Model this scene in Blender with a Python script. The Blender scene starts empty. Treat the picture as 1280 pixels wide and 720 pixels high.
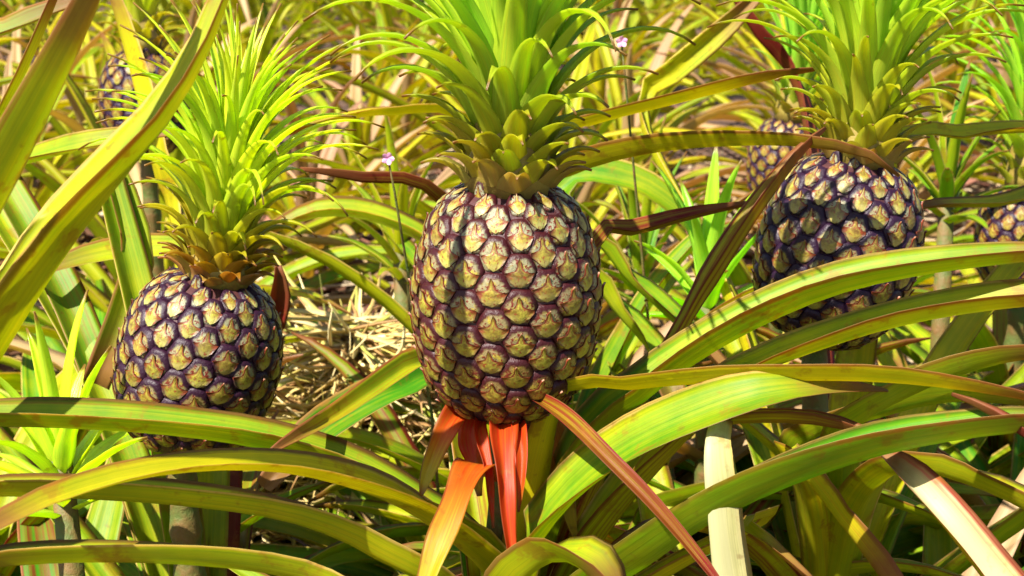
import bpy, math, random
from mathutils import Vector, Matrix, Quaternion

random.seed(11)
R = math.radians
scene = bpy.context.scene
COL = scene.collection

# ------------------------------------------------------------------ camera
CAM_Z, PITCH, FPX = 0.75, R(14.0), 2000.0      # FPX: focal length in pixels of a 1280 wide frame
cam_d = bpy.data.cameras.new('camera')
cam = bpy.data.objects.new('camera', cam_d); COL.objects.link(cam)
cam.location = (0, 0, CAM_Z)
cam.rotation_euler = (math.pi/2 - PITCH, 0, 0)
cam_d.sensor_width = 36.0
cam_d.lens = 36.0*FPX/1280.0
cam_d.clip_start, cam_d.clip_end = 0.02, 500.0
cam_d.dof.use_dof = True
cam_d.dof.focus_distance = 1.0
cam_d.dof.aperture_fstop = 18.0
scene.camera = cam
C_FWD = Vector((0, math.cos(PITCH), -math.sin(PITCH)))
C_UP = Vector((0, math.sin(PITCH), math.cos(PITCH)))
C_R = Vector((1, 0, 0))

def at(px, py, d):
    """the place seen at a pixel of the 1280x720 photograph, d metres away"""
    return Vector((0, 0, CAM_Z)) + C_FWD*d + C_R*((px-640)/FPX*d) + C_UP*(-(py-360)/FPX*d)

# ------------------------------------------------------------------ light
SUN_EL, SUN_AZ = R(52), R(-138)      # azimuth from +Y, clockwise
world = bpy.data.worlds.new('World'); scene.world = world
world.use_nodes = True
wn = world.node_tree.nodes; wl = world.node_tree.links
bg = wn['Background']
sky = wn.new('ShaderNodeTexSky'); sky.sky_type = 'NISHITA'; sky.sun_disc = False
sky.sun_elevation = SUN_EL; sky.sun_rotation = SUN_AZ
wl.new(sky.outputs[0], bg.inputs[0]); bg.inputs[1].default_value = 0.068
sun_d = bpy.data.lights.new('sun', 'SUN'); sun_d.energy = 5.0; sun_d.angle = R(0.5); sun_d.color = (1.0, 0.95, 0.86)
sun = bpy.data.objects.new('sun', sun_d); COL.objects.link(sun)
sdir = Vector((math.sin(SUN_AZ)*math.cos(SUN_EL), math.cos(SUN_AZ)*math.cos(SUN_EL), math.sin(SUN_EL)))
sun.rotation_euler = sdir.to_track_quat('Z', 'Y').to_euler()
scene.view_settings.view_transform = 'Standard'
scene.view_settings.look = 'None'
scene.view_settings.exposure = 1.5
scene.view_settings.gamma = 1.0
scene.cycles.max_bounces = 8
scene.cycles.transmission_bounces = 6
scene.cycles.diffuse_bounces = 4

# ------------------------------------------------------------------ materials
class NT:
    def __init__(s, name):
        s.m = bpy.data.materials.new(name); s.m.use_nodes = True
        s.t = s.m.node_tree; s.t.nodes.clear()
        s.out = s.t.nodes.new('ShaderNodeOutputMaterial')
    def n(s, typ, **kw):
        nd = s.t.nodes.new(typ)
        for k, v in kw.items(): setattr(nd, k, v)
        return nd
    def put(s, sock, v):
        if hasattr(v, 'bl_idname') or isinstance(v, bpy.types.NodeSocket): s.t.links.new(v, sock)
        else: sock.default_value = v
    def math(s, op, a, b=0.0, clamp=False):
        nd = s.n('ShaderNodeMath', operation=op, use_clamp=clamp)
        s.put(nd.inputs[0], a); s.put(nd.inputs[1], b); return nd.outputs[0]
    def mix(s, f, a, b):
        nd = s.n('ShaderNodeMix', data_type='RGBA')
        s.put(nd.inputs[0], f)
        s.put(nd.inputs[6], a if not isinstance(a, tuple) else (*a, 1)); s.put(nd.inputs[7], b if not isinstance(b, tuple) else (*b, 1))
        return nd.outputs[2]
    def ramp(s, v, lo, hi):
        nd = s.n('ShaderNodeMapRange', interpolation_type='SMOOTHSTEP')
        s.put(nd.inputs[0], v); nd.inputs[1].default_value = lo; nd.inputs[2].default_value = hi
        return nd.outputs[0]
    def noise(s, vec, scale, detail=3, rough=.55):
        nd = s.n('ShaderNodeTexNoise'); s.put(nd.inputs['Vector'], vec)
        nd.inputs['Scale'].default_value = scale; nd.inputs['Detail'].default_value = detail; nd.inputs['Roughness'].default_value = rough
        return nd.outputs['Fac']

def leaf_material(name, green, olive, red, dry, transl_col, transl, rough, bract=False, under=False, crown=False, pale=None):
    g = NT(name)
    uv = g.n('ShaderNodeTexCoord')
    info = g.n('ShaderNodeObjectInfo')
    sc = g.n('ShaderNodeSeparateColor'); g.put(sc.inputs[0], info.outputs['Color'])
    yel, rd, dr = sc.outputs[0], sc.outputs[1], sc.outputs[2]
    sx = g.n('ShaderNodeSeparateXYZ'); g.put(sx.inputs[0], uv.outputs['UV'])
    u, v = sx.outputs[0], sx.outputs[1]
    au = g.math('ABSOLUTE', g.math('SUBTRACT', g.math('MULTIPLY', u, 2.0), 1.0))
    cb = g.n('ShaderNodeCombineXYZ'); g.put(cb.inputs[0], g.math('MULTIPLY', u, 16.0)); g.put(cb.inputs[1], g.math('MULTIPLY', v, 2.2))
    g.put(cb.inputs[2], g.math('MULTIPLY', info.outputs['Random'], 37.0))
    streak = g.noise(cb.outputs[0], 1.0, 4, .6)
    cb2 = g.n('ShaderNodeCombineXYZ'); g.put(cb2.inputs[0], g.math('MULTIPLY', u, 70.0)); g.put(cb2.inputs[1], g.math('MULTIPLY', v, 2.5))
    fine = g.noise(cb2.outputs[0], 1.0, 2, .5)
    blotch = g.noise(uv.outputs['Object'], 22.0, 4, .6)
    f = g.math('ADD', yel, g.math('MULTIPLY', g.math('SUBTRACT', streak, .5), 1.1))
    f = g.math('ADD', f, g.math('MULTIPLY', g.math('SUBTRACT', blotch, .5), .9), True)
    col = g.mix(f, green, olive)
    fineness = g.math('ADD', .62, g.math('MULTIPLY', fine, .76))
    hs = g.n('ShaderNodeHueSaturation'); g.put(hs.inputs['Color'], col); g.put(hs.inputs['Value'], fineness)
    col = hs.outputs[0]
    big = g.noise(uv.outputs['Object'], 9.0, 3, .6)
    hs2 = g.n('ShaderNodeHueSaturation'); g.put(hs2.inputs['Color'], col); g.put(hs2.inputs['Value'], g.math('ADD', .62, g.math('MULTIPLY', big, .76)))
    col = hs2.outputs[0]
    bloom = g.ramp(g.noise(uv.outputs['Object'], 14.0, 5, .7), .5, .75)
    col = g.mix(g.math('MULTIPLY', bloom, .04), col, (.50, .50, .30))
    # red flush along the margins and towards the tip
    mar = g.ramp(au, .80, 1.0)
    tip = g.ramp(v, .78, 1.0)
    rf = g.math('MULTIPLY', mar, g.math('ADD', .12, g.math('MULTIPLY', rd, 1.3)))
    rf = g.math('ADD', rf, g.math('MULTIPLY', g.ramp(g.math('ADD', rd, g.math('MULTIPLY', g.math('SUBTRACT', streak, .5), .9)), .42, .8), .92))
    rf = g.math('ADD', rf, g.math('MULTIPLY', tip, g.math('MULTIPLY', rd, .6) if not crown else .05), True)
    if bract:
        rf = g.ramp(g.math('ADD', v, g.math('SUBTRACT', g.math('MULTIPLY', g.math('SUBTRACT', streak, .5), .5), g.math('MULTIPLY', g.math('SUBTRACT', 1.0, yel), .8))), .68, .25)
        rf = g.math('MULTIPLY', rf, rd, True)
    if bract:
        rf = g.math('MULTIPLY', rf, g.math('ADD', .45, g.math('MULTIPLY', streak, .9)), True)
    if crown:
        rf = g.math('MULTIPLY', rd, g.math('ADD', .5, g.math('MULTIPLY', streak, .6)), True)
    col = g.mix(rf, col, red)
    if pale:
        col = g.mix(g.math('MULTIPLY', g.ramp(au, .80, .45), g.math('ADD', .35, g.math('MULTIPLY', streak, .95), True)), col, pale)
    edge = g.ramp(g.math('ADD', au, g.math('MULTIPLY', g.math('SUBTRACT', blotch, .5), .15)), .90, .97)
    if not crown:
        # one margin carries painted edge light, the other flushes red-brown towards the tip
        side = g.ramp(u, .45, .55)
        brown = g.math('MULTIPLY', g.math('MULTIPLY', side, g.ramp(g.math('ADD', au, g.math('MULTIPLY', g.math('SUBTRACT', streak, .5), .4)), .76, .95)), g.ramp(g.math('ADD', v, g.math('MULTIPLY', g.math('SUBTRACT', info.outputs['Random'], .5), .5)), .25, .75))
        col = g.mix(g.math('MULTIPLY', brown, .8), col, (.15, .035, .010))
        col = g.mix(g.math('MULTIPLY', g.math('MULTIPLY', edge, g.math('SUBTRACT', 1.0, g.math('MULTIPLY', side, .75))), g.math('SUBTRACT', .9, rd, True)), col, (.60, .44, .12))
        mott = g.ramp(g.math('ADD', g.noise(uv.outputs['Object'], 38.0, 4, .7), g.math('MULTIPLY', au, .07)), .60, .70)
        col = g.mix(g.math('MULTIPLY', mott, .45), col, (.28, .11, .012))
    spots = g.ramp(g.noise(uv.outputs['Object'], 75.0, 3, .65), .64, .74)
    col = g.mix(g.math('MULTIPLY', spots, .4), col, (.17, .06, .012))
    df = dr
    drycol = g.mix(streak, g.mix(info.outputs['Random'], dry, (.22, .09, .06)), g.mix(info.outputs['Random'], (.58, .42, .22), (.46, .27, .20)))
    col = g.mix(g.math('MULTIPLY', g.ramp(g.math('ADD', v, g.math('MULTIPLY', blotch, .12)), .93, 1.02), .85), col, (.20, .075, .025))
    col = g.mix(df, col, drycol)
    p = g.n('ShaderNodeBsdfPrincipled')
    g.put(p.inputs['Base Color'], col); p.inputs['Roughness'].default_value = rough
    p.inputs['Specular IOR Level'].default_value = .6 if crown else .25
    bp = g.n('ShaderNodeBump'); bp.inputs['Strength'].default_value = .25; bp.inputs['Distance'].default_value = .0012
    g.put(bp.inputs['Height'], g.math('ADD', g.math('MULTIPLY', fine, .8), blotch)); g.put(p.inputs['Normal'], bp.outputs[0])
    tr = g.n('ShaderNodeBsdfTranslucent')
    tc = g.n('ShaderNodeMix', data_type='RGBA', blend_type='MULTIPLY'); tc.inputs[0].default_value = 1
    g.put(tc.inputs[6], col); tc.inputs[7].default_value = (*transl_col, 1)
    g.put(tr.inputs[0], tc.outputs[2])
    ms = g.n('ShaderNodeMixShader'); ms.inputs[0].default_value = transl
    g.t.links.new(p.outputs[0], ms.inputs[1]); g.t.links.new(tr.outputs[0], ms.inputs[2])
    g.t.links.new(ms.outputs[0], g.out.inputs[0])
    return g.m

OLIVE, RED, DRY = (.50, .43, .006), (.17, .008, .008), (.36, .24, .12)
M_TOP = leaf_material('leaf_upper_skin', (.048, .195, .004), (.42, .38, .006), RED, DRY, (2.2, 2.2, 1.0), .34, .48)
M_UND = leaf_material('leaf_under_skin', (.23, .33, .005), OLIVE, (.16, .016, .010), DRY, (2.3, 2.3, 1.0), .38, .5)
M_BRT = leaf_material('bract_skin', (.16, .22, .01), (.40, .32, .010), (.42, .026, .005), DRY, (2.2, 1.6, 1.2), .35, .40, bract=True)
M_PAL = leaf_material('bleached_leaf_skin', (.30, .30, .08), (.50, .46, .20), (.42, .05, .05), DRY, (1.6, 1.6, 1.2), .25, .42, pale=(.47, .45, .23))
M_CRN = leaf_material('crown_leaf_skin', (.22, .46, .022), (.52, .55, .022), (.28, .13, .008), DRY, (2.3, 2.4, 1.0), .42, .30, crown=True)
M_CRU = leaf_material('crown_leaf_under_skin', (.30, .50, .040), (.56, .57, .035), (.30, .15, .010), DRY, (2.3, 2.4, 1.0), .42, .30, crown=True)

def eye_material():
    g = NT('fruit_eye_skin')
    tc = g.n('ShaderNodeTexCoord'); info = g.n('ShaderNodeObjectInfo')
    sx = g.n('ShaderNodeSeparateXYZ'); g.put(sx.inputs[0], tc.outputs['UV'])
    x = g.math('MULTIPLY', g.math('SUBTRACT', sx.outputs[0], .5), 2.0)
    y = g.math('MULTIPLY', g.math('SUBTRACT', sx.outputs[1], .5), 2.0)
    off = g.n('ShaderNodeVectorMath', operation='ADD'); g.put(off.inputs[0], tc.outputs['UV'])
    cb = g.n('ShaderNodeCombineXYZ'); g.put(cb.inputs[2], g.math('MULTIPLY', info.outputs['Random'], 90.0)); g.put(off.inputs[1], cb.outputs[0])
    n1 = g.noise(off.outputs[0], 3.5, 4, .65); n2 = g.noise(off.outputs[0], 9.0, 3, .7)
    y = g.math('ADD', y, .15)
    r = g.math('SQRT', g.math('ADD', g.math('MULTIPLY', x, x), g.math('MULTIPLY', y, y)))
    scc = g.n('ShaderNodeSeparateColor'); g.put(scc.inputs[0], info.outputs['Color'])
    r = g.math('ADD', g.math('ADD', r, g.math('MULTIPLY', scc.outputs[1], .10)), g.math('MULTIPLY', g.math('SUBTRACT', n1, .5), .5))
    pale = g.mix(scc.outputs[0], g.mix(n2, (.11, .055, .010), (.27, .17, .03)), g.mix(n2, (.085, .08, .03), (.36, .38, .25)))
    col = g.mix(g.ramp(n1, .50, .66), pale, (.33, .26, .03))
    col = g.mix(g.ramp(n2, .50, .60), col, (.12, .018, .010))
    col = g.mix(g.ramp(r, .66, .88), col, g.mix(scc.outputs[1], (.034, .004, .005), (.016, .004, .016)))  # dark rim pigment, with the furrow shadow above each eye painted in
    p = g.n('ShaderNodeBsdfPrincipled'); g.put(p.inputs['Base Color'], col); p.inputs['Roughness'].default_value = .45; p.inputs['Specular IOR Level'].default_value = .25
    bp = g.n('ShaderNodeBump'); bp.inputs['Strength'].default_value = .5; bp.inputs['Distance'].default_value = .002
    g.put(bp.inputs['Height'], g.math('ADD', n1, g.math('MULTIPLY', n2, .5))); g.put(p.inputs['Normal'], bp.outputs[0])
    g.t.links.new(p.outputs[0], g.out.inputs[0]); return g.m

def bract_scale_material():
    g = NT('fruit_scale_skin')
    tc = g.n('ShaderNodeTexCoord'); info = g.n('ShaderNodeObjectInfo')
    sx = g.n('ShaderNodeSeparateXYZ'); g.put(sx.inputs[0], tc.outputs['UV'])
    off = g.n('ShaderNodeVectorMath', operation='ADD'); g.put(off.inputs[0], tc.outputs['UV'])
    cb = g.n('ShaderNodeCombineXYZ'); g.put(cb.inputs[2], g.math('MULTIPLY', info.outputs['Random'], 70.0)); g.put(off.inputs[1], cb.outputs[0])
    n1 = g.noise(off.outputs[0], 5.0, 4, .65)
    col = g.mix(g.ramp(n1, .35, .65), (.13, .075, .010), (.30, .255, .030))
    t = g.math('ADD', sx.outputs[1], g.math('MULTIPLY', g.math('SUBTRACT', n1, .5), .5))
    sxa = g.math('ABSOLUTE', g.math('SUBTRACT', g.math('MULTIPLY', sx.outputs[0], 2.0), 1.0))
    scc = g.n('ShaderNodeSeparateColor'); g.put(scc.inputs[0], info.outputs['Color'])
    col = g.mix(g.math('MULTIPLY', g.ramp(t, .35, .05), g.math('ADD', .15, g.math('MULTIPLY', scc.outputs[0], .8)), True), col, (.38, .33, .10))
    hv = g.n('ShaderNodeHueSaturation'); g.put(hv.inputs['Color'], col); g.put(hv.inputs['Value'], g.math('ADD', .72, g.math('MULTIPLY', info.outputs['Random'], .5))); g.put(hv.inputs['Hue'], g.math('ADD', .485, g.math('MULTIPLY', g.math('FRACT', g.math('MULTIPLY', info.outputs['Random'], 7.3)), .03))); col = hv.outputs[0]
    ed = g.ramp(g.math('ADD', sxa, g.math('ADD', g.math('MULTIPLY', n1, .6), g.math('MULTIPLY', scc.outputs[1], .12))), .98, 1.30)
    col = g.mix(g.math('MULTIPLY', ed, .85), col, g.mix(scc.outputs[1], (.07, .012, .008), (.03, .010, .022)))
    col = g.mix(g.math('MULTIPLY', g.ramp(g.math('ADD', sxa, n1), 0.92, 1.25), g.ramp(t, .22, .45)), col, (.16, .03, .012))
    col = g.mix(g.ramp(t, .92, 1.02), col, (.42, .22, .14))
    col = g.mix(g.ramp(g.noise(off.outputs[0], 8.0, 3, .6), .56, .66), col, (.20, .035, .012))
    p = g.n('ShaderNodeBsdfPrincipled'); g.put(p.inputs['Base Color'], col); p.inputs['Roughness'].default_value = .42
    bp = g.n('ShaderNodeBump'); bp.inputs['Strength'].default_value = .4; bp.inputs['Distance'].default_value = .0015
    g.put(bp.inputs['Height'], n1); g.put(p.inputs['Normal'], bp.outputs[0])
    g.t.links.new(p.outputs[0], g.out.inputs[0]); return g.m

def plain(name, a, b, scale, rough=.6, bump=.4, coord='Object', dist=.004):
    g = NT(name); tc = g.n('ShaderNodeTexCoord')
    n1 = g.noise(tc.outputs[coord], scale, 5, .65)
    col = g.mix(g.ramp(n1, .3, .7), a, b)
    p = g.n('ShaderNodeBsdfPrincipled'); g.put(p.inputs['Base Color'], col); p.inputs['Roughness'].default_value = rough
    bp = g.n('ShaderNodeBump'); bp.inputs['Strength'].default_value = bump; bp.inputs['Distance'].default_value = dist
    g.put(bp.inputs['Height'], n1); g.put(p.inputs['Normal'], bp.outputs[0])
    g.t.links.new(p.outputs[0], g.out.inputs[0]); return g.m

def island_material(name, cols, rough=.6, transl=0.0):
    """dry litter: every piece its own colour"""
    g = NT(name); geo = g.n('ShaderNodeNewGeometry'); tc = g.n('ShaderNodeTexCoord')
    rp = g.n('ShaderNodeValToRGB'); g.put(rp.inputs[0], geo.outputs['Random Per Island'])
    rp.color_ramp.interpolation = 'CONSTANT'
    els = rp.color_ramp.elements
    while len(els) < len(cols): els.new(.5)
    for i, c in enumerate(cols): els[i].position = i/len(cols); els[i].color = (*c, 1)
    n = g.noise(tc.outputs['Object'], 60, 3)
    hs = g.n('ShaderNodeHueSaturation'); g.put(hs.inputs['Color'], rp.outputs[0]); g.put(hs.inputs['Value'], g.math('ADD', .6, g.math('MULTIPLY', n, .8)))
    p = g.n('ShaderNodeBsdfPrincipled'); g.put(p.inputs['Base Color'], hs.outputs[0]); p.inputs['Roughness'].default_value = rough
    g.t.links.new(p.outputs[0], g.out.inputs[0]); return g.m

M_EYE, M_SCL = eye_material(), bract_scale_material()
M_CORE = plain('fruit_furrow_skin', (.035, .008, .012), (.07, .018, .016), 60)
M_STALK = plain('stalk_skin', (.06, .095, .012), (.14, .07, .015), 55, .7, .8)
M_CCORE = plain('crown_stem_skin', (.20, .13, .02), (.26, .20, .03), 60)
M_SOIL = plain('soil', (.045, .022, .012), (.11, .055, .03), 9, .9, .8, dist=.03)
M_LITTER = island_material('dry_litter', [(.30, .20, .10), (.16, .07, .035), (.42, .32, .20), (.10, .035, .02), (.24, .10, .06), (.20, .12, .04), (.13, .06, .03)])
M_STRAW = island_material('straw', [(.56, .42, .15), (.44, .30, .09), (.66, .54, .26), (.30, .16, .05), (.54, .44, .10), (.36, .36, .06)])
M_PETAL = plain('petal_skin', (.62, .22, .45), (.70, .36, .58), 80, .5)

# ------------------------------------------------------------------ helpers
def mesh_obj(name, verts, faces, mats, parent=None, uvs=None, midx=None, smooth=True):
    me = bpy.data.meshes.new(name)
    me.from_pydata([tuple(v) for v in verts], [], faces)
    for m in mats: me.materials.append(m)
    if midx: me.polygons.foreach_set('material_index', midx)
    if smooth: me.polygons.foreach_set('use_smooth', [True]*len(faces))
    if uvs:
        ul = me.uv_layers.new(name='UVMap')
        flat = []
        for f in faces:
            for vi in f: flat.extend(uvs[vi])
        ul.data.foreach_set('uv', flat)
    me.update()
    o = bpy.data.objects.new(name, me); COL.objects.link(o)
    if parent: o.parent = parent
    return o

def tag(o, label=None, cat=None, group=None, kind=None):
    if label: o['label'] = label
    if cat: o['category'] = cat
    if group: o['group'] = group
    if kind: o['kind'] = kind
    return o

def empty(name, loc):
    o = bpy.data.objects.new(name, None); COL.objects.link(o); o.location = loc
    o.empty_display_size = .05
    return o

def copy_tree(o, parent=None):
    c = o.copy(); COL.objects.link(c)
    if parent: c.parent = parent
    for ch in o.children: copy_tree(ch, c)
    return c

def catmull(pts, n):
    """pts: list of tuples of equal length, resampled at n+1 stations"""
    k = len(pts)-1
    ln = [0.0]
    for i in range(k): ln.append(ln[-1] + max(1e-6, math.dist(pts[i][:3], pts[i+1][:3])))
    out = []
    for s in range(n+1):
        t = ln[-1]*s/n
        i = min(k-1, max(0, next((j for j in range(k) if ln[j+1] >= t), k-1)))
        f = (t-ln[i])/(ln[i+1]-ln[i])
        p0, p1, p2, p3 = pts[max(0, i-1)], pts[i], pts[i+1], pts[min(k, i+2)]
        r = []
        for a, b, c, d in zip(p0, p1, p2, p3):
            r.append(.5*(2*b + (c-a)*f + (2*a-5*b+4*c-d)*f*f + (3*b-a-3*c+d)*f**3))
        out.append(r)
    return out

def leaf_geo(path, widths, normals, chan=.55, thick=.0011, nu=3, fold=1.25, wav=0.0):
    """a channelled blade: upper skin, lower skin and closed margins. nu: stations each side of the midline"""
    n = len(path)
    us = [i/nu for i in range(-nu, nu+1)]
    m = len(us)
    V, UV, F, MI = [], [], [], []
    ph = random.random()*9
    for k in range(n):
        t = (path[min(n-1, k+1)] - path[max(0, k-1)]).normalized()
        nn = normals[k]; nn = (nn - t*nn.dot(t)).normalized()
        sd = t.cross(nn)
        w = max(widths[k], .0012)*.5
        v = k/(n-1)
        top, bot = [], []
        for u in us:
            h = chan*w*abs(u)**fold
            x = u*w/math.sqrt(1+chan*chan*.6)
            if wav: h += wav*w*abs(u)*math.sin(v*17+ph+(2 if u > 0 else 0))
            top.append(path[k] + sd*x + nn*h)
            th = thick*(1.15-.85*abs(u))
            bot.append(path[k] + sd*x*.985 + nn*(h-th))
        V += top + bot
        UV += [((u+1)/2, v) for u in us]*2
    for k in range(n-1):
        a, b = k*2*m, (k+1)*2*m
        for j in range(m-1):
            F.append((a+j, a+j+1, b+j+1, b+j)); MI.append(0)
            F.append((a+m+j, b+m+j, b+m+j+1, a+m+j+1)); MI.append(1)
        F.append((a, b, b+m, a+m)); MI.append(0)
        F.append((a+m-1, a+2*m-1, b+2*m-1, b+m-1)); MI.append(0)
    e = (n-1)*2*m
    F.append(tuple(range(e, e+m)) + tuple(range(e+2*m-1, e+m-1, -1))); MI.append(0)
    return V, F, UV, MI

def leaf_normals(path, axis, roll=0.0, roll2=None, transport=False):
    ns = []
    if transport:
        n = len(path); tp = (path[1]-path[0]).normalized()
        inw = Vector((axis.x-path[0].x, axis.y-path[0].y, 0)); inw.normalize()
        nn = Vector((0, 0, 1)) + inw*.6; nn = (nn-tp*nn.dot(tp)).normalized()
        for k in range(n):
            t = (path[min(n-1, k+1)] - path[max(0, k-1)]).normalized()
            nn = tp.rotation_difference(t) @ nn; nn = (nn-t*nn.dot(t)).normalized(); tp = t
            ns.append(Quaternion(t, roll + ((roll2 if roll2 is not None else roll)-roll)*k/(n-1)) @ nn)
        return ns
    n = len(path)
    for k, p in enumerate(path):
        t = (path[min(n-1, k+1)] - path[max(0, k-1)]).normalized()
        inw = Vector((axis.x-p.x, axis.y-p.y, 0))
        if inw.length > 1e-5: inw.normalize()
        ref = Vector((0, 0, 1)) + inw*.6
        ref = ref - t*ref.dot(t)
        a = roll if roll2 is None else roll + (roll2-roll)*k/(n-1)
        ns.append(Quaternion(t, a) @ ref.normalized())
    return ns

def traced_leaf(plant, pts, yel=.5, red=.2, dry=.0, roll=0, roll2=None, chan=.6, root_h=.16, mats=None, name='leaf', root=True, segs=30, wf=1.3, label=None, wav=.05, transport=False, fold=1.25):
    """pts: (px, py, depth, width in photo pixels) from the plant outwards"""
    P = []
    base = plant.location
    for px, py, d, w in pts:
        q = at(px, py, d); P.append((q.x, q.y, q.z, w*wf*d/FPX))
    if root:
        q = Vector(P[0][:3]); hv = Vector((q.x-base.x, q.y-base.y, 0))
        r0 = base + Vector((0, 0, min(root_h, q.z*.45))) + hv*.05
        mid = r0.lerp(q, .5) + Vector((0, 0, .03)) - hv*.10
        w0 = P[0][3]
        P = [(r0.x, r0.y, r0.z, max(w0, .035)), (mid.x, mid.y, mid.z, max(w0, .036)*1.0)] + P
    S = catmull(P, segs)
    path = [Vector(s[:3]) for s in S]; wd = [s[3] for s in S]
    V, F, UV, MI = leaf_geo(path, wd, leaf_normals(path, base, R(roll), None if roll2 is None else R(roll2), transport), chan, nu=4, wav=wav, fold=fold)
    V = [v-base for v in V]
    o = mesh_obj(name, V, F, mats or [M_TOP, M_UND], plant, UV, MI)
    o.color = (yel, red, dry, 1)
    if label: o['label'] = label
    return o

def arc_leaf(az, r0, z0, length, e0, bend, width, segs=14, nu=2, chan=.55, thick=.0012, side=0.0, power=1.6, profile=None, wav=.06, twist=0.0):
    """centreline leaving a stem at azimuth az; returns geometry in the plant's own space"""
    p = Vector((r0*math.cos(az), r0*math.sin(az), z0))
    path = [p.copy()]
    for k in range(segs):
        t = (k+.5)/segs
        e = e0 - bend*t**power
        a = az + side*t*t
        p = p + Vector((math.cos(e)*math.cos(a), math.cos(e)*math.sin(a), math.sin(e)))*(length/segs)
        path.append(p.copy())
    prof = profile or (lambda t: min(1, .75+1.2*t)*max(0.0, 1-t**2.2)**.8)
    wd = [width*prof(k/segs) for k in range(segs+1)]
    ns = []
    for k in range(segs+1):
        t = (path[min(segs, k+1)]-path[max(0, k-1)]).normalized()
        sd = Vector((-math.sin(az+side*(k/segs)**2), math.cos(az+side*(k/segs)**2), 0))
        nn = sd.cross(t) * -1
        if nn.dot(Vector((-math.cos(az), -math.sin(az), .6))) < 0 and k < 2: nn = nn
        ns.append(Quaternion(t, twist*k/segs) @ (t.cross(sd)))
    return leaf_geo(path, wd, ns, chan, thick, nu, wav=wav)

def tube(name, path, radii, mat, parent, seg=10):
    V, F = [], []
    n = len(path)
    for k in range(n):
        t = (path[min(n-1, k+1)]-path[max(0, k-1)]).normalized()
        a = t.orthogonal().normalized(); b = t.cross(a)
        for j in range(seg):
            an = 2*math.pi*j/seg
            V.append(path[k] + (a*math.cos(an)+b*math.sin(an))*radii[k])
    for k in range(n-1):
        for j in range(seg):
            j2 = (j+1) % seg
            F.append((k*seg+j, k*seg+j2, (k+1)*seg+j2, (k+1)*seg+j))
    F.append(tuple(range(seg-1, -1, -1))); F.append(tuple((n-1)*seg+j for j in range(seg)))
    return mesh_obj(name, V, F, [mat], parent)

# ------------------------------------------------------------------ fruit
def eye_mesh(seed):
    rr = random.Random(seed)
    V, F, UV, MI = [], [], [], []
    rings = [(1.0, -.42), (.96, -.10), (.88, .10), (.70, .25), (.42, .33), (.2, .35)]
    N = 18
    def outline(an):
        # rounded hexagon, flat above and below, corners sideways
        hx = 1.0/max(abs(math.cos(an)), abs(math.cos(an-math.pi/3)), abs(math.cos(an+math.pi/3)))
        return .866*(.6*hx+.4*1.06)
    def dome(r):
        for (ra, ha), (rb, hb) in zip(rings, rings[1:]):
            if r >= rb: return ha+(hb-ha)*(ra-min(r, ra))/(ra-rb)
        return .35
    for r, h in rings:
        for j in range(N):
            an = 2*math.pi*j/N
            q = outline(an+math.pi/2)*r*(1+rr.uniform(-.03, .03))
            V.append(Vector((q*math.cos(an), q*math.sin(an), h + .08*math.sin(an)*r + rr.uniform(-.02, .02)))); UV.append((.5+.5*r*math.cos(an), .5+.5*r*math.sin(an)))
    for k in range(len(rings)-1):
        for j in range(N):
            j2 = (j+1) % N
            F.append((k*N+j, k*N+j2, (k+1)*N+j2, (k+1)*N+j)); MI.append(0)
    c = len(V); V.append(Vector((0, 0, .35))); UV.append((.5, .5))
    k = (len(rings)-1)*N
    for j in range(N): F.append((k+j, k+(j+1) % N, c)); MI.append(0)
    # the withered bract: a broad bowl over the lower half with a rib running up to a small tip
    b = len(V)
    tx = rr.uniform(-.10, .10)
    rows = [(-.80, .30), (-.62, .56), (-.40, .72), (-.20, .80), (-.04, .62), (.04, .27), (.22, .15), (.42, .11), (.60, .03)]
    for i, (y, hw) in enumerate(rows):
        f = (y+.80)/1.40
        hw *= rr.uniform(.86, 1.04)
        for sgn in (-1, -.5, 0, .5, 1):
            x = sgn*hw+tx*f
            yy = y + (.10*abs(sgn) if y < -.1 else -.04*abs(sgn)) + rr.uniform(-.025, .025)
            V.append(Vector((x, yy, dome(min(1, math.hypot(x, yy)*1.08)) + .10 + .05*(1-abs(sgn))*(f > .4) + (.24 if y > .55 else .06 if y > .4 else 0) - (.08 if y < -.7 else 0))))
            UV.append((.5+.5*sgn, f))
    nr = len(rows)
    for i in range(nr-1):
        for j in range(4):
            a = b+i*5+j
            F.append((a, a+1, a+6, a+5)); MI.append(1)
    # underside/edge skirt of the flap
    rim = [b+i*5 for i in range(nr)] + [b+(nr-1)*5+j for j in range(1, 5)] + [b+i*5+4 for i in range(nr-2, -1, -1)]
    s0 = len(V)
    for i in rim: V.append(V[i]*1.0 + Vector((0, 0, -.16))); UV.append(UV[i])
    for i in range(len(rim)-1):
        F.append((rim[i], s0+i, s0+i+1, rim[i+1])); MI.append(1)
    me = bpy.data.meshes.new('eye')
    me.from_pydata([tuple(v) for v in V], [], F)
    me.materials.append(M_EYE); me.materials.append(M_SCL)
    me.polygons.foreach_set('material_index', MI); me.polygons.foreach_set('use_smooth', [True]*len(F))
    ul = me.uv_layers.new(name='UVMap'); flat = []
    for f in F:
        for vi in f: flat.extend(UV[vi])
    ul.data.foreach_set('uv', flat); me.update()
    return me
EYES = [eye_mesh(s) for s in range(6)]

# radius of the fruit (in units of its largest radius) against height 0 base .. 1 top
PROFILE = [(0, .30), (.04, .52), (.10, .70), (.20, .86), (.32, .95), (.46, 1.0), (.60, 1.0), (.74, .94), (.86, .83), (.94, .69), (.985, .53), (1.0, .40)]
def prof(t):
    t = min(1, max(0, t))
    for (a, ra), (b, rb) in zip(PROFILE, PROFILE[1:]):
        if t <= b: return ra+(rb-ra)*(t-a)/(b-a)
    return PROFILE[-1][1]

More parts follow.
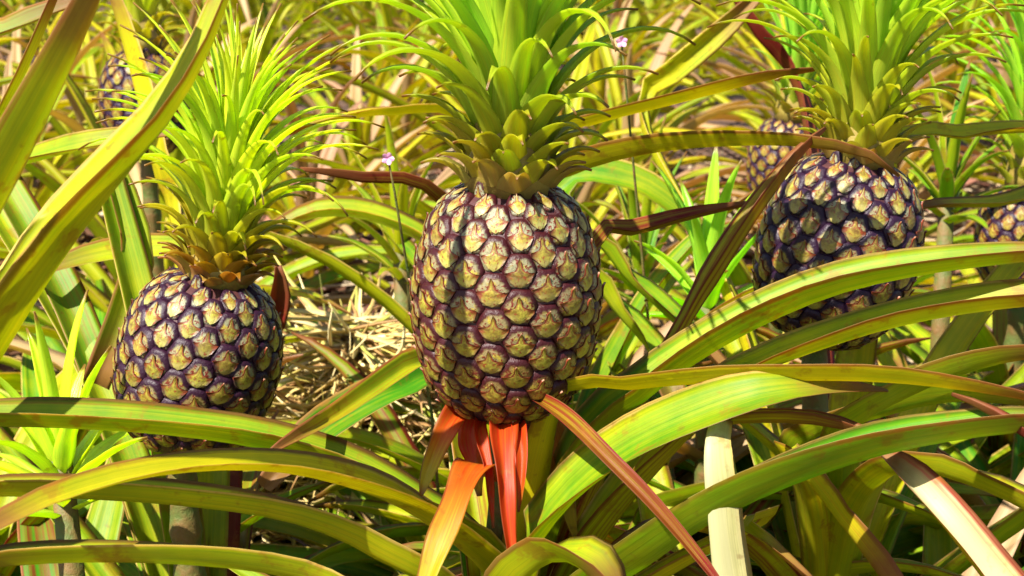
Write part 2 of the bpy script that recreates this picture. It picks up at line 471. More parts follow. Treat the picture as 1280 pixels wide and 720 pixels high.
def make_fruit(plant, base_pt, rad, height, tilt=(0, 0), around=11, phase=0.0, pale=1.0, dark=.0):
    """fruit part with every eye a child; base_pt in world space, tilt: lean of its axis in x and y"""
    ax = Vector((tilt[0], tilt[1], 1)).normalized()
    q = Vector((0, 0, 1)).rotation_difference(ax)
    V, F = [], []
    nz, na = 20, 26
    for k in range(nz+1):
        t = k/nz; r = prof(t)*rad*.955
        for j in range(na):
            an = 2*math.pi*j/na; V.append(Vector((r*math.cos(an), r*math.sin(an), t*height)))
    for k in range(nz):
        for j in range(na):
            j2 = (j+1) % na; F.append((k*na+j, k*na+j2, (k+1)*na+j2, (k+1)*na+j))
    F.append(tuple(range(na-1, -1, -1))); F.append(tuple(nz*na+j for j in range(na)))
    fr = mesh_obj('fruit', V, F, [M_CORE], plant)
    fr.location = base_pt-plant.location; fr.rotation_mode = 'QUATERNION'; fr.rotation_quaternion = q
    # rows climb along the profile's arc length
    S = [(0.0, 0.0)]
    for k in range(1, 201):
        t0, t1 = (k-1)/200, k/200
        S.append((t1, S[-1][1] + math.hypot((prof(t1)-prof(t0))*rad, (t1-t0)*height)))
    total = S[-1][1]
    def t_of(s):
        for (ta, sa), (tb, sb) in zip(S, S[1:]):
            if s <= sb: return ta+(tb-ta)*(s-sa)/max(1e-9, sb-sa)
        return 1.0
    step = 2*math.pi*rad/around*.315          # row to row
    rows = int(total/step)
    step = total/rows
    for i in range(rows-1):
        for j in range(around):
            an = 2*math.pi*(j + .5*(i % 2))/around
            s = (i+.85)*step + 2*step*(an/(2*math.pi))
            if s > total*1.0 - step*.2: s -= 0; 
            if s > total - step*.1: continue
            t = t_of(s)
            r = prof(t)*rad
            a = an+phase+random.uniform(-.02, .02)
            dt = .01
            sl = Vector(((prof(t+dt)-prof(t-dt))*rad, 0, 2*dt*height)).normalized() if dt < t < 1-dt else Vector((0 if t > .5 else 1, 0, .3)).normalized()
            up = Vector((sl.x*math.cos(a), sl.x*math.sin(a), sl.z)).normalized()
            tan = Vector((-math.sin(a), math.cos(a), 0))
            nor = tan.cross(up)
            hw = 2*math.pi*r/around*.366*random.uniform(.96, 1.04)
            hh = step*1.16*random.uniform(.96, 1.06)
            sx = max(hw, rad*.07); sy = max(hh*min(1.0, .60+.45*prof(t)), rad*.08)
            sz = min(sx, sy)*.66*random.uniform(.92, 1.1)
            M = Matrix((( tan.x*sx, up.x*sy, nor.x*sz, r*.955*math.cos(a)),
                        ( tan.y*sx, up.y*sy, nor.y*sz, r*.955*math.sin(a)),
                        ( tan.z*sx, up.z*sy, nor.z*sz, t*height),
                        (0, 0, 0, 1)))
            e = bpy.data.objects.new('eye', EYES[(i*7+j*3+random.randrange(3)) % 6]); COL.objects.link(e)
            e.parent = fr; e.matrix_local = M
            e.color = (max(0, min(1, (t-.15)*1.3*pale+random.uniform(-.15, .15))), dark, 0, 1)
    return fr, base_pt + q @ Vector((0, 0, height*.985)), q

def make_crown(plant, top, q, s=1.0, n=72, yel=.45, core_h=.135, lean=None, spread=1.0, low_red=.8, tall=1.0, seed=1):
    rr = random.Random(seed)
    if lean: q = Vector((0, 0, 1)).rotation_difference(Vector(lean).normalized())
    V, F = [], []
    na, nz = 12, 8
    for k in range(nz+1):
        t = k/nz; r = .026*s*(1-.78*t)*(1 if t > 0 else .9)
        for j in range(na):
            an = 2*math.pi*j/na; V.append(Vector((r*math.cos(an), r*math.sin(an), t*core_h*s)))
    for k in range(nz):
        for j in range(na):
            j2 = (j+1) % na; F.append((k*na+j, k*na+j2, (k+1)*na+j2, (k+1)*na+j))
    F.append(tuple(range(na-1, -1, -1))); F.append(tuple(nz*na+j for j in range(na)))
    cr = mesh_obj('crown', V, F, [M_CCORE], plant)
    cr.location = top-plant.location; cr.rotation_mode = 'QUATERNION'; cr.rotation_quaternion = q
    for i in range(n):
        f = i/(n-1)
        pw = .62 if f < .5 else .62
        pf = lambda t: (1.0 if t < .08 else 1-.55*(t-.08)/.92)*max(0.0, 1-t**1.7)**.9
        az = i*2.39996 + rr.uniform(-.15, .15)
        z = core_h*s*(.02+.95*f**1.1)
        r0 = .024*s*(1-.80*f)
        L = s*(.024+.030*min(1, f/.32)+.105*min(1, max(0, f-.20)/.30)**1.0)*tall*rr.uniform(.85, 1.12)
        if f > .75: L *= 1-.2*(f-.75)/.25
        e0 = R(58+30*f) + rr.uniform(-.12, .12)
        bend = R((66+75*f if f < .40 else 96-112*(f-.40)))*spread*rr.uniform(.75, 1.25)
        w = s*(.0195 - .0075*f)*rr.uniform(.85, 1.1)
        G = arc_leaf(az, r0, z, L, e0, bend, w, segs=10 if s < .6 else 13, nu=2, chan=.42, thick=.0009*s, power=1.5, profile=pf, wav=.03, side=rr.uniform(-.25, .25))
        o = mesh_obj('crown_leaf', G[0], G[1], [M_CRN, M_CRU], cr, G[2], G[3])
        o.color = (min(1, max(0, yel+rr.uniform(-.2, .2))), max(0, low_red*1.25*(1-f/.50))*rr.uniform(.7, 1.1), .0 if f > .05 else .25, 1)
    return cr

def make_stalk(plant, top, z0=.0, r=.010):
    b = plant.location
    t = top-b
    path = [Vector((0, 0, z0)), Vector((t.x*.25, t.y*.25, t.z*.4)), Vector((t.x*.7, t.y*.7, t.z*.75)), Vector((t.x, t.y, t.z+.004))]
    S = catmull([tuple(p) for p in path], 40)
    return tube('stalk', [Vector(q) for q in S], [(r*1.5-(r*.5)*k/40)*(1.12 if k % 4 == 0 else 1.0 if k % 4 == 1 else .93) for k in range(41)], M_STALK, plant, 12)

def rosette(plant, n, lmin, lmax, wid, e_lo, e_hi, z0=.03, z1=.16, seed=0, yel=(.2, .8), red=(0, .35), segs=14, azs=None, bend=(60, 115), drych=.06):
    rr = random.Random(seed)
    for i in range(n):
        f = i/max(1, n-1)
        az = i*2.39996+rr.uniform(-.2, .2)+seed
        if azs and not azs(az): continue
        L = rr.uniform(lmin, lmax)*(1-.25*f if f > .7 else 1)*(0.75+.25*min(1, f/.3))
        e0 = R(e_lo+(e_hi-e_lo)*f)+rr.uniform(-.08, .08)
        G = arc_leaf(az, .02, z0+(z1-z0)*f, L, e0, R(rr.uniform(*bend))*(1.1-.55*f), wid*rr.uniform(.8, 1.15), segs=segs, nu=2, chan=rr.uniform(.5, .85), side=rr.uniform(-.3, .3), twist=rr.uniform(-.5, .5))
        o = mesh_obj('leaf', G[0], G[1], [M_TOP, M_UND], plant, G[2], G[3])
        o.color = (rr.uniform(*yel), rr.uniform(*red) if rr.random() < .9 else .6, .85 if rr.random() < drych else 0, 1)

# ------------------------------------------------------------------ ground
g = mesh_obj('ground', [], [], [M_SOIL]); bpy.data.objects.remove(g)
GV, GF = [], []
NX, NY = 60, 70
for j in range(NY+1):
    for i in range(NX+1):
        fx = (i/NX*2-1); fy = j/NY
        x = fx*4 + fx**5*60; y = -3+fy*9+fy**6*120
        z = .012*math.sin(x*9.1+math.sin(y*5))+.012*math.sin(y*11+x*3)+.008*math.sin(x*23+y*17) - .02
        GV.append((x, y, z))
for j in range(NY):
    for i in range(NX):
        a = j*(NX+1)+i; GF.append((a, a+1, a+NX+2, a+NX+1))
tag(mesh_obj('ground', GV, GF, [M_SOIL]), kind='structure')

# ------------------------------------------------------------------ the three fruiting plants in front
def plant_under(px, py, d, off=(0, 0)):
    q = at(px, py, d); return Vector((q.x+off[0], q.y+off[1], 0))

# --- centre
PC = empty('pineapple_plant', plant_under(630, 515, 1.0))
tag(PC, 'pineapple plant with the large central fruit, a bright crown and red bracts on its stalk', 'pineapple plant', 'fruiting pineapple plants')
fb = at(630, 522, 1.0)
fr, top, q = make_fruit(PC, fb, .0578, .147, tilt=(.02, -.02), phase=R(-98), dark=.05)
make_crown(PC, top, q, s=1.14, n=170, yel=.4, seed=3, spread=1.05)
make_stalk(PC, fb)

L = lambda *a, **k: traced_leaf(PC, *a, **k)
L([(640, 790, 1.02, 60), (610, 720, 1.01, 66), (560, 672, .985, 66), (500, 632, .945, 66), (430, 605, .90, 56), (350, 588, .87, 46), (260, 586, .84, 42), (160, 599, .81, 40), (60, 629, .78, 34), (-10, 663, .76, 26), (-80, 700, .74, 10)], yel=.95, red=.12, roll=-12)
L([(600, 690, 1.0, 50), (520, 640, 1.0, 54), (430, 590, 1.0, 56), (330, 560, .99, 58), (230, 544, .98, 56), (120, 535, .97, 54), (0, 531, .96, 48), (-120, 535, .95, 30), (-220, 560, .94, 6)], yel=.35, red=.25, chan=.8)
L([(540, 735, .93, 44), (480, 702, .92, 48), (420, 670, .91, 48), (340, 645, .90, 48), (220, 629, .89, 48), (100, 621, .88, 46), (0, 618, .87, 42), (-120, 625, .86, 20)], yel=.6, red=.25, chan=.8)
L([(470, 770, .84, 44), (400, 730, .84, 46), (300, 709, .83, 50), (150, 700, .82, 50), (0, 706, .81, 46), (-120, 730, .80, 25)], yel=.45, red=.2, chan=.7)
L([(650, 725, .95, 90), (690, 655, .94, 96), (740, 603, .93, 94), (800, 562, .92, 88), (880, 525, .91, 74), (960, 497, .90, 54), (1040, 487, .91, 34), (1110, 488, .92, 3)], yel=.38, red=.05, chan=.4, roll=32, wf=1.45)
L([(740, 560, 1.0, 70), (805, 500, 1.0, 70), (860, 458, .99, 72), (940, 411, .98, 70), (1040, 368, .97, 62), (1150, 342, .96, 52), (1280, 325, .95, 40), (1400, 315, .94, 15)], yel=.35, red=.3, chan=.75)
L([(860, 520, 1.02, 40), (950, 465, 1.0, 48), (1050, 427, .98, 52), (1150, 400, .97, 52), (1280, 381, .95, 50), (1420, 375, .93, 30)], yel=.65, red=.25, chan=.75)
L([(700, 500, .97, 28), (780, 486, .95, 38), (850, 479, .93, 42), (950, 474, .92, 44), (1080, 474, .90, 42), (1180, 482, .89, 34), (1280, 497, .88, 22), (1360, 515, .87, 5)], yel=1.0, red=.36, chan=.5, wf=1.5, roll=-15)
L([(830, 690, .90, 75), (910, 640, .89, 76), (1000, 600, .88, 74), (1100, 567, .87, 70), (1200, 547, .86, 62), (1290, 537, .85, 54), (1400, 535, .84, 25)], yel=.15, red=.2, chan=.75)
L([(640, 745, .90, 60), (690, 700, .88, 72), (735, 715, .86, 74), (770, 770, .85, 60)], yel=.5, red=.1)
L([(905, 800, .895, 52), (895, 720, .89, 52), (887, 640, .885, 48), (883, 580, .885, 42), (886, 540, .895, 34), (896, 515, .93, 24)], yel=.8, red=.0, roll=-90, chan=1.3, transport=True, root=False, fold=1.9, wf=1.2, mats=[M_PAL, M_PAL], label='pale bleached leaf standing upright with its back to the light')
L([(860, 545, .94, 20), (900, 530, .93, 24), (960, 526, .925, 28), (1030, 530, .92, 26), (1110, 549, .91, 6)], yel=.8, red=.55, chan=.8)
L([(850, 425, 1.08, 26), (900, 345, 1.08, 38), (950, 265, 1.08, 34), (1000, 195, 1.09, 22), (1032, 160, 1.1, 4)], yel=.85, red=.60, chan=.9, roll=-20, wf=1.2)
L([(560, 472, 1.12, 30), (520, 457, 1.08, 30), (470, 487, 1.05, 28), (420, 521, 1.02, 24), (370, 550, .975, 18), (330, 571, .955, 4)], yel=.7, red=.5, chan=.9)
L([(560, 480, 1.14, 36), (500, 487, 1.10, 42), (440, 515, 1.08, 44), (385, 552, 1.06, 40), (330, 610, 1.04, 20)], yel=.1, red=.15)
L([(740, 318, 1.12, 24), (800, 292, 1.13, 24), (870, 271, 1.14, 18), (945, 253, 1.16, 4)], yel=.7, red=.68, chan=.9)
L([(960, 650, .95, 20), (930, 655, .93, 18), (960, 680, .92, 18), (1020, 730, .91, 8)], yel=.8, red=.2)
B = lambda *a, **k: traced_leaf(PC, *a, root=False, name='bract', mats=[M_BRT, M_BRT], segs=30, transport=True, wav=.22, wf=1.0, **k)
B([(622, 512, .99, 40), (625, 535, .965, 42), (628, 580, .945, 34), (633, 640, .935, 22), (640, 705, .93, 14), (643, 745, .925, 3)], yel=.0, red=1, chan=.7)
B([(585, 505, 1.0, 30), (566, 522, .975, 34), (548, 556, .962, 28), (534, 592, .955, 20), (526, 620, .95, 5)], yel=.8, red=1, chan=.5)
B([(620, 600, .985, 46), (598, 580, .955, 50), (577, 612, .925, 42), (555, 665, .905, 38), (532, 730, .895, 28), (508, 800, .89, 20)], yel=.85, red=.9, chan=.25)
B([(640, 518, .99, 16), (650, 540, .96, 22), (652, 590, .945, 16), (648, 640, .94, 4)], yel=.4, red=1, chan=.8)
B([(604, 516, .985, 16), (598, 540, .965, 20), (608, 585, .95, 16), (616, 660, .94, 4)], yel=.3, red=1, chan=.8)
traced_leaf(PC, [(660, 500, .98, 22), (676, 503, .95, 30), (712, 528, .92, 38), (762, 577, .895, 36), (820, 636, .88, 32), (880, 707, .87, 24), (920, 760, .86, 5)], yel=.8, red=.72, chan=.8, roll=10, root=False, name='bract', transport=True, wf=.7)
B([(668, 515, 1.03, 30), (690, 540, 1.03, 40), (700, 600, 1.02, 30), (720, 680, 1.01, 8)], yel=.9, red=.5, chan=.5)
B([(600, 520, .985, 34), (590, 540, .98, 36), (596, 580, .975, 26), (600, 620, .97, 8)], yel=.7, red=1, chan=.5)
rosette(PC, 30, .30, .42, .042, 5, 42, .05, .14, seed=21, bend=(50, 100))

# --- left
PL = empty('pineapple_plant', plant_under(238, 560, 1.17))
tag(PL, 'pineapple plant on the left bearing a dark violet fruit with a tilted slender crown', 'pineapple plant', 'fruiting pineapple plants')
fb = at(224, 562, 1.17)
fr, top, q = make_fruit(PL, fb, .0585, .132, tilt=(.26, .0), phase=R(-80), dark=.8)
make_crown(PL, top, q, s=1.0, n=160, yel=.78, lean=(.15, .02, 1), seed=5, spread=1.1, tall=.80, core_h=.10, low_red=1.15)
make_stalk(PL, fb)
rosette(PL, 20, .35, .6, .040, 5, 45, .04, .14, seed=22, bend=(40, 90))
L = lambda *a, **k: traced_leaf(PL, *a, **k)
L([(290, 335, 1.30, 30), (200, 314, 1.30, 34), (110, 324, 1.28, 30), (30, 348, 1.26, 8)], yel=.55, red=.15, chan=.5)
L([(130, 210, 1.22, 30), (170, 330, 1.22, 34), (120, 480, 1.22, 30)], yel=.4, red=.2)
L([(300, 480, 1.34, 24), (336, 412, 1.33, 26), (347, 368, 1.32, 24), (346, 332, 1.31, 8)], yel=.5, red=.95, roll=60)

# --- right
PR = empty('pineapple_plant', plant_under(1050, 420, 1.22))
tag(PR, 'pineapple plant on the right with a dark leaning fruit behind long arching leaves', 'pineapple plant', 'fruiting pineapple plants')
fb = at(1018, 428, 1.22)
fr, top, q = make_fruit(PR, fb, .0605, .141, tilt=(.20, .02), phase=R(-95), dark=1.0)
make_crown(PR, top, q, s=1.12, n=160, yel=.5, lean=(.06, .05, 1), seed=8, tall=1.05)
make_stalk(PR, fb)
rosette(PR, 22, .35, .6, .040, 5, 50, .04, .16, seed=23, bend=(40, 90))
L = lambda *a, **k: traced_leaf(PR, *a, **k)
L([(1120, 190, 1.28, 20), (1200, 172, 1.28, 28), (1290, 164, 1.3, 26), (1380, 170, 1.32, 8)], yel=.8, red=.15)
L([(1340, 245, 1.38, 26), (1250, 257, 1.34, 24), (1165, 258, 1.3, 16), (1120, 268, 1.29, 4)], yel=.8, red=.3)
L([(1060, 545, 1.06, 46), (1140, 492, 1.06, 54), (1240, 455, 1.05, 48), (1340, 440, 1.04, 20)], yel=.35, red=.15)
L([(1120, 590, 1.0, 44), (1200, 600, .98, 50), (1290, 640, .95, 54), (1380, 700, .93, 25)], yel=.6, red=.25)
L([(980, 565, 1.0, 26), (1030, 625, .98, 36), (1080, 690, .96, 40), (1130, 760, .95, 30)], yel=.8, red=.4, chan=.8)
L([(1000, 560, 1.1, 44), (1100, 520, 1.1, 54), (1200, 500, 1.1, 50), (1320, 510, 1.1, 20)], yel=.25, red=.2)

L = lambda *a, **k: traced_leaf(PL, *a, **k)
L([(215, 280, 1.5, 40), (195, 220, 1.5, 46), (172, 120, 1.5, 48), (145, 20, 1.5, 36), (120, -60, 1.5, 8)], yel=.85, red=.1, roll=80)
L([(-20, 230, 1.35, 34), (40, 203, 1.33, 36), (100, 186, 1.31, 34), (175, 172, 1.3, 22), (240, 168, 1.3, 4)], yel=.5, red=.35)
L([(-80, 80, 1.4, 34), (0, 45, 1.4, 34), (70, 15, 1.4, 26), (140, -10, 1.4, 6)], yel=.3, red=.5)
L = lambda *a, **k: traced_leaf(PR, *a, **k)
L([(1000, 130, 1.6, 30), (945, 45, 1.6, 28), (905, -20, 1.6, 18), (885, -60, 1.6, 4)], yel=.5, red=.85, roll=60)
L([(800, 150, 1.6, 20), (850, 85, 1.58, 26), (905, 35, 1.56, 24), (960, -20, 1.55, 8)], yel=.8, red=.1, roll=50)
# ------------------------------------------------------------------ neighbours whose leaves reach into the view
NL = empty('pineapple_plant', plant_under(-330, 800, .85))
tag(NL, 'nearest pineapple plant on the left, seen by three broad yellow-green leaves rising steeply', 'pineapple plant', 'pineapple plants without fruit in view')
L = lambda *a, **k: traced_leaf(NL, *a, **k)
L([(-140, 720, .80, 130), (-50, 535, .79, 145), (24, 405, .78, 140), (92, 300, .775, 118), (155, 218, .77, 88), (212, 147, .77, 68), (255, 72, .77, 52), (283, 0, .77, 40), (306, -90, .775, 25), (320, -170, .78, 4)], yel=.6, red=.0, chan=.6, roll=15)
L([(-90, 420, .74, 60), (-20, 270, .735, 62), (40, 155, .73, 60), (85, 70, .73, 54), (122, -5, .73, 46), (160, -90, .735, 14)], yel=.55, red=.0, chan=.35, roll=-25)
L([(-80, 330, .9, 36), (-15, 180, .9, 34), (30, 90, .9, 32), (65, 10, .9, 28), (95, -70, .9, 8)], yel=.55, red=.0, chan=.35, roll=-25)
rosette(NL, 12, .3, .45, .04, 10, 70, seed=31, bend=(40, 90), azs=lambda a: math.cos(a) < .2)

NR = empty('pineapple_plant', plant_under(1500, 800, .85))
tag(NR, 'pineapple plant at the lower right with a pink-edged pale leaf and thin red blade', 'pineapple plant', 'pineapple plants without fruit in view')
L = lambda *a, **k: traced_leaf(NR, *a, **k)
L([(1290, 800, .85, 56), (1230, 722, .86, 54), (1180, 655, .87, 50), (1135, 602, .89, 40), (1095, 560, .92, 10)], yel=.6, red=.6, chan=.9, roll=-30, mats=[M_PAL, M_UND], label='bleached leaf with a pink flush along its edge')
L([(1340, 600, .84, 22), (1280, 545, .85, 22), (1230, 512, .86, 15), (1190, 492, .87, 3)], yel=.6, red=.85, chan=.8)
rosette(NR, 12, .3, .45, .04, 10, 70, seed=32, bend=(40, 90), azs=lambda a: math.cos(a) > -.2)

PB = empty('pineapple_plant', plant_under(690, 420, 1.5))
tag(PB, 'pineapple plant behind the central fruit, its olive leaves arching to the right', 'pineapple plant', 'pineapple plants without fruit in view')
L = lambda *a, **k: traced_leaf(PB, *a, **k)
L([(640, 262, 1.3, 40), (710, 219, 1.22, 42), (800, 192, 1.17, 42), (900, 181, 1.13, 40), (1000, 181, 1.1, 30), (1080, 194, 1.09, 16), (1124, 220, 1.09, 3)], yel=.9, red=.1, chan=.55)
L([(660, 190, 1.42, 26), (740, 155, 1.38, 26), (850, 127, 1.32, 34), (950, 101, 1.28, 28), (1030, 85, 1.26, 4)], yel=.9, red=.15, chan=.5)
L([(730, 300, 1.38, 30), (785, 350, 1.36, 38), (845, 405, 1.33, 36), (910, 470, 1.3, 20)], yel=.2, red=.1)
L([(720, 340, 1.42, 40), (770, 390, 1.40, 44), (820, 450, 1.38, 40), (850, 520, 1.36, 20)], yel=.25, red=.1)
L([(545, 250, 1.3, 20), (450, 226, 1.28, 18), (375, 211, 1.27, 4)], yel=.6, red=.7, chan=.9)
L([(590, 165, 1.4, 22), (490, 142, 1.38, 24), (390, 158, 1.36, 14), (330, 180, 1.35, 3)], yel=.85, red=.2)
L([(560, 330, 1.5, 40), (480, 280, 1.5, 46), (400, 270, 1.5, 40), (320, 300, 1.5, 15)], yel=.5, red=.1)
L([(700, 240, 1.55, 40), (780, 230, 1.55, 44), (850, 270, 1.55, 30), (900, 330, 1.55, 8)], yel=.3, red=.1)
rosette(PB, 24, .4, .6, .040, 10, 75, .04, .18, seed=33)

# ------------------------------------------------------------------ fruiting plants further back
def back_fruit(px, py, d, wpx, label, crown_s, yel, tilt=(0, 0), seed=1, n=80, ros=22, spread=1.0):
    rad = wpx/2*d/FPX
    h = rad*2.3
    fbp = at(px, py, d)
    P = empty('pineapple_plant', Vector((fbp.x, fbp.y+.02, 0)))
    tag(P, label, 'pineapple plant', 'fruiting pineapple plants')
    f_, tp, q_ = make_fruit(P, fbp, rad, h, tilt=tilt, phase=seed, dark=1.0, pale=.0)  # shade on the back fruits is put into darker eye colours
    make_crown(P, tp, q_, s=crown_s, n=n, yel=yel, seed=seed, spread=spread)
    make_stalk(P, fbp)
    rosette(P, ros, .35, min(.75, fbp.z+.25), .040, 10, 62, .04, .16, seed=seed+40)
    return P
back_fruit(185, 195, 2.0, 112, 'pineapple plant at the upper left with a half hidden dark fruit and olive crown', 1.05, .8, seed=12)
back_fruit(975, 262, 2.0, 98, 'pineapple plant behind the leaning fruit with a blue-green upright crown', 1.0, .0, tilt=(.1, 0), seed=13, spread=.7)
back_fruit(1275, 370, 1.75, 120, 'pineapple plant at the right frame edge with a pale green crown and a cut-off fruit', 1.1, .25, seed=14)

# ------------------------------------------------------------------ young shoots
def shoot(px, py, d, s, label, yel, n=16, seed=1, wid=.016, bright=False):
    q = at(px, py, d)
    P = empty('pineapple_shoot', Vector((q.x, q.y, 0)))
    tag(P, label, 'pineapple shoot', 'young pineapple shoots')
    tube('stem', [Vector((0, 0, 0)), Vector((.004, 0, q.z*.5)), Vector((0, 0, q.z))], [.012, .011, .008], M_STALK, P, 8)
    rr = random.Random(seed)
    for i in range(n):
        f = i/(n-1)
        G = arc_leaf(i*2.39996+seed, .006, q.z-.05*(1-f), s*rr.uniform(.75, 1.1)*(.7+.4*f), R(25+60*f), R(rr.uniform(30, 60)*(1-.6*f)), wid*rr.uniform(.8, 1.2), segs=10, nu=2, chan=.5)
        o = mesh_obj('leaf', G[0], G[1], [M_CRN, M_CRU] if bright else [M_TOP, M_UND], P, G[2], G[3]); o.color = (yel+rr.uniform(-.15, .2), 0, 0, 1)
    return P
shoot(885, 345, 1.45, .11, 'bright green young shoot between the central fruit and the leaning fruit', .2, seed=3, bright=True)
shoot(75, 560, 1.12, .10, 'yellow-green young shoot in front of the left fruit near the frame edge', .7, seed=4, n=18, bright=True)
shoot(1185, 220, 1.7, .12, 'bright green young shoot to the right of the leaning fruit', .1, seed=5)
shoot(500, 300, 1.75, .14, 'lime young shoot between the left crown and the central crown', .45, seed=6)
shoot(800, 330, 1.9, .16, 'green young shoot deep behind the central fruit', .15, seed=7)

# ------------------------------------------------------------------ rows of leafy plants behind
protos = []
for k in range(5):
    P = empty('pineapple_plant', (0, 0, 0))
    rosette(P, 26, .42, .72, .042, 12, 82, .03, .18, seed=60+k, yel=(.3, 1.0), red=(0, .5), drych=.24)
    protos.append(P)
spots = []
rr = random.Random(5)
y = 1.75; row = 0
while y < 5.2:
    x = -1.1-.28*y + (row % 2)*.24
    while x < 1.1+.28*y:
        spots.append((x+rr.uniform(-.08, .08), y+rr.uniform(-.09, .09)))
        x += .5
    y += .48+.06*row; row += 1
used = 0; seen = set()
busy = [o.location for o in COL.objects if o.parent is None and o.name.startswith('pineapple') and o not in protos]
for i, (x, y) in enumerate(spots):
    if any((Vector((x, y, 0))-b).length < .30 for b in busy) or abs(x) > .34*y+.40: continue
    if 1.4 < y < 2.35 and 320 < 640+x/y*FPX < 530: continue     # the gap where straw lies
    o = protos[used] if used < 5 else copy_tree(protos[rr.randrange(5)])
    used += 1
    o.location = (x, y, 0); o.rotation_euler = (0, 0, rr.uniform(0, 6.28))
    s = rr.uniform(.82, 1.08); o.scale = (s, s, s)
    hx = 640+x/y*FPX*1.03
    rowname = next(w for lim, w in ((1.95, 'just behind the front row'), (2.5, 'in the second row back'), (3.1, 'in the third row back'), (3.75, 'in the fourth row back'), (4.5, 'in the fifth row back'), (9, 'in the last row back')) if y < lim)
    where = next(w for lim, w in ((-150, 'past the left frame edge'), (110, 'by the left frame edge'), (270, 'behind the upper left fruit'), (400, 'behind the left crown'), (530, 'between the left and central crowns'), (740, 'behind the central crown'), (900, 'just right of the central crown'), (1040, 'behind the blue-green crown'), (1180, 'behind the right crown'), (1400, 'by the right frame edge'), (9e9, 'past the right frame edge')) if hx < lim)
    lab = 'leafy pineapple plant %s, %s' % (rowname, where)
    if lab in seen: lab += ', nearer the middle'
    seen.add(lab)
    tag(o, lab, 'pineapple plant', 'leafy pineapple plants in the rows behind')

low = []
for k in range(2):
    P = empty('pineapple_plant', (0, 0, 0))
    rosette(P, 30, .30, .46, .045, 5, 58, .02, .14, seed=80+k, yel=(.1, .7), red=(0, .35), segs=12)
    low.append(P)
for i, (px, yy, where) in enumerate([(60, 1.5, 'beneath the left fruit near the frame edge'),
    (240, 1.62, 'directly behind the left fruit'),
    (560, 1.4, 'below the straw heap, left of the central stalk'),
    (780, 1.42, 'just right of the red stalk bracts'),
    (900, 1.62, 'behind the pale upright leaf'),
    (1010, 1.45, 'under the leaning fruit between two long leaves'),
    (1170, 1.55, 'right of the leaning fruit, under its long leaves'),
    (1300, 1.4, 'beside the pink-edged leaf'),
    (-60, 1.3, 'at the lower left under the arching yellow leaf'),
    (700, 1.7, 'deep behind the central fruit'),
    (1290, 1.75, 'below the fruit cut by the right edge'),
    (120, 1.85, 'behind the left fruit, by the broad yellow-green leaf'),
    (860, 1.22, 'at the foot of the pale upright leaf'),
    (1200, 1.2, 'at the bottom right under the green arching leaf'),
    (60, 1.15, 'in the bottom left corner')]):
    o = low[i] if i < 2 else copy_tree(low[i % 2])
    o.location = ((px-640)/FPX*yy*1.05, yy, 0); o.rotation_euler = (0, 0, i*1.7)
    tag(o, 'low spreading pineapple plant '+where, 'pineapple plant', 'low pineapple plants between the fruiting plants')

# far end of the field as one mass
FV, FF, FU, FM = [], [], [], []
rr = random.Random(9)
for i in range(260):
    bx, by = rr.uniform(-5, 5), rr.uniform(5.6, 13)
    for k in range(12):
        G = arc_leaf(k*2.4+i, .02, .05+.01*k, rr.uniform(.45, .75), R(20+5*k), R(rr.uniform(50, 100)), .045, segs=5, nu=1, chan=.6)
        o0 = len(FV); off = Vector((bx, by, 0))
        FV += [v+off for v in G[0]]; FU += G[2]; FM += G[3]; FF += [tuple(a+o0 for a in f) for f in G[1]]
o = mesh_obj('distant_field', FV, FF, [M_TOP, M_UND], None, FU, FM); o.color = (.5, .2, .05, 1)
tag(o, kind='stuff')

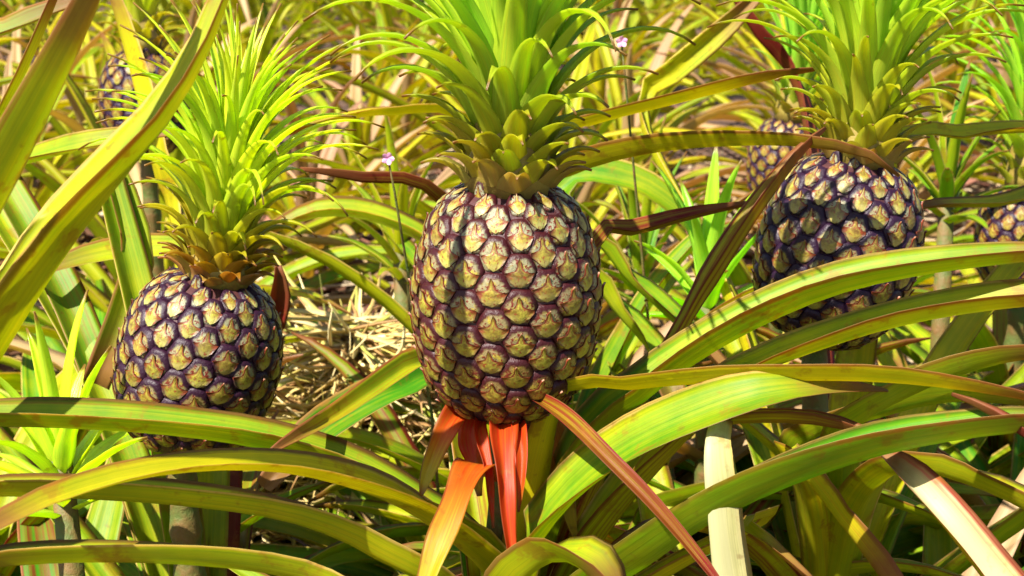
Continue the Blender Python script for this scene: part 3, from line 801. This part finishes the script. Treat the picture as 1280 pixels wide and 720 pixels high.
# ------------------------------------------------------------------ dry litter and straw
def strips(name, n, place, lrange, wrange, mat, seed, curl=.5, lift=(0, .02), segs=4):
    rr = random.Random(seed); V, F = [], []
    for i in range(n):
        c = place(rr); a = rr.uniform(0, 6.28); Ln = rr.uniform(*lrange); w = rr.uniform(*wrange)
        el = rr.uniform(-.25, .35)
        p = c + Vector((0, 0, rr.uniform(*lift))); b = rr.uniform(-curl, curl); bz = rr.uniform(-curl, curl)
        o0 = len(V); tw = rr.uniform(-.8, .8)
        for k in range(segs+1):
            t = k/segs
            d = Vector((math.cos(a+b*t)*math.cos(el-bz*t), math.sin(a+b*t)*math.cos(el-bz*t), math.sin(el-bz*t)))
            sd = Vector((-math.sin(a+b*t), math.cos(a+b*t), tw)).normalized()
            ww = w*.5*(1-.85*t*t)
            nn = d.cross(sd)
            V += [p-sd*ww+nn*ww*.5, p-nn*ww*.25, p+sd*ww+nn*ww*.5, p-nn*ww*.6-nn*.0006]
            p = p + d*(Ln/segs)
        for k in range(segs):
            a0, b0 = o0+k*4, o0+k*4+4
            for j in range(4): F.append((a0+j, b0+j, b0+(j+1) % 4, a0+(j+1) % 4))
        e = o0+segs*4; F.append((o0, o0+1, o0+2, o0+3)); F.append((e+3, e+2, e+1, e))
    o = mesh_obj(name, V, F, [mat]); tag(o, kind='stuff'); return o
strips('leaf_litter', 5200, lambda r: Vector((r.uniform(-1, 1)*(1.2+.35*2), r.uniform(.35, 4.2), 0)), (.10, .45), (.006, .03), M_LITTER, 1, lift=(0, .05))
c0 = at(440, 455, 1.75)
def straw_spot(r):
    a, q = r.uniform(0, 6.28), abs(r.gauss(0, .55))
    h = max(0.0, 1-q)*(c0.z+.03)
    return Vector((c0.x+.20*q*math.cos(a), c0.y+.22*q*math.sin(a), h*r.uniform(.55, 1)+.01))
strips('straw', 3400, straw_spot, (.06, .22), (.002, .009), M_STRAW, 2, curl=.9)

# ------------------------------------------------------------------ pink petals caught among the leaves
def flower(px, py, d, label, s=.005):
    q = at(px, py, d)
    P = empty('pink_flower', Vector((q.x, q.y, 0)))
    tag(P, label, 'flower', 'small pink flowers among the leaves')
    tube('stem', [Vector((.05, .05, 0)), Vector((.03, .03, q.z*.6)), Vector((.004, .008, q.z*.95)), Vector((0, .001, q.z))], [.0016, .0014, .001, .0008], M_STALK, P, 5)
    for k in range(5):
        V, F = [], []
        a = 2*math.pi*k/5+px
        dx = Vector((math.cos(a), -.3, math.sin(a))); sd = Vector((-math.sin(a), 0, math.cos(a)))
        for dz in (0, .08):
            for t, w in ((0, .1), (.4, .40), (.8, .36), (1, .12)):
                for sgn in (-1, 0, 1): V.append((dx*t + sd*sgn*w + Vector((0, -.15*t*t + .12*abs(sgn)+dz, 0)))*s + Vector((0, 0, q.z)))
        for i in range(3):
            for j in range(2):
                F.append((i*3+j, i*3+j+1, i*3+j+4, i*3+j+3)); F.append((12+i*3+j, 12+i*3+j+3, 12+i*3+j+4, 12+i*3+j+1))
        mesh_obj('petal', V, F, [M_PETAL], P)
flower(485, 198, 1.24, 'small pink flower to the left of the central crown')
flower(777, 52, 1.35, 'small pink flower to the right of the central crown')
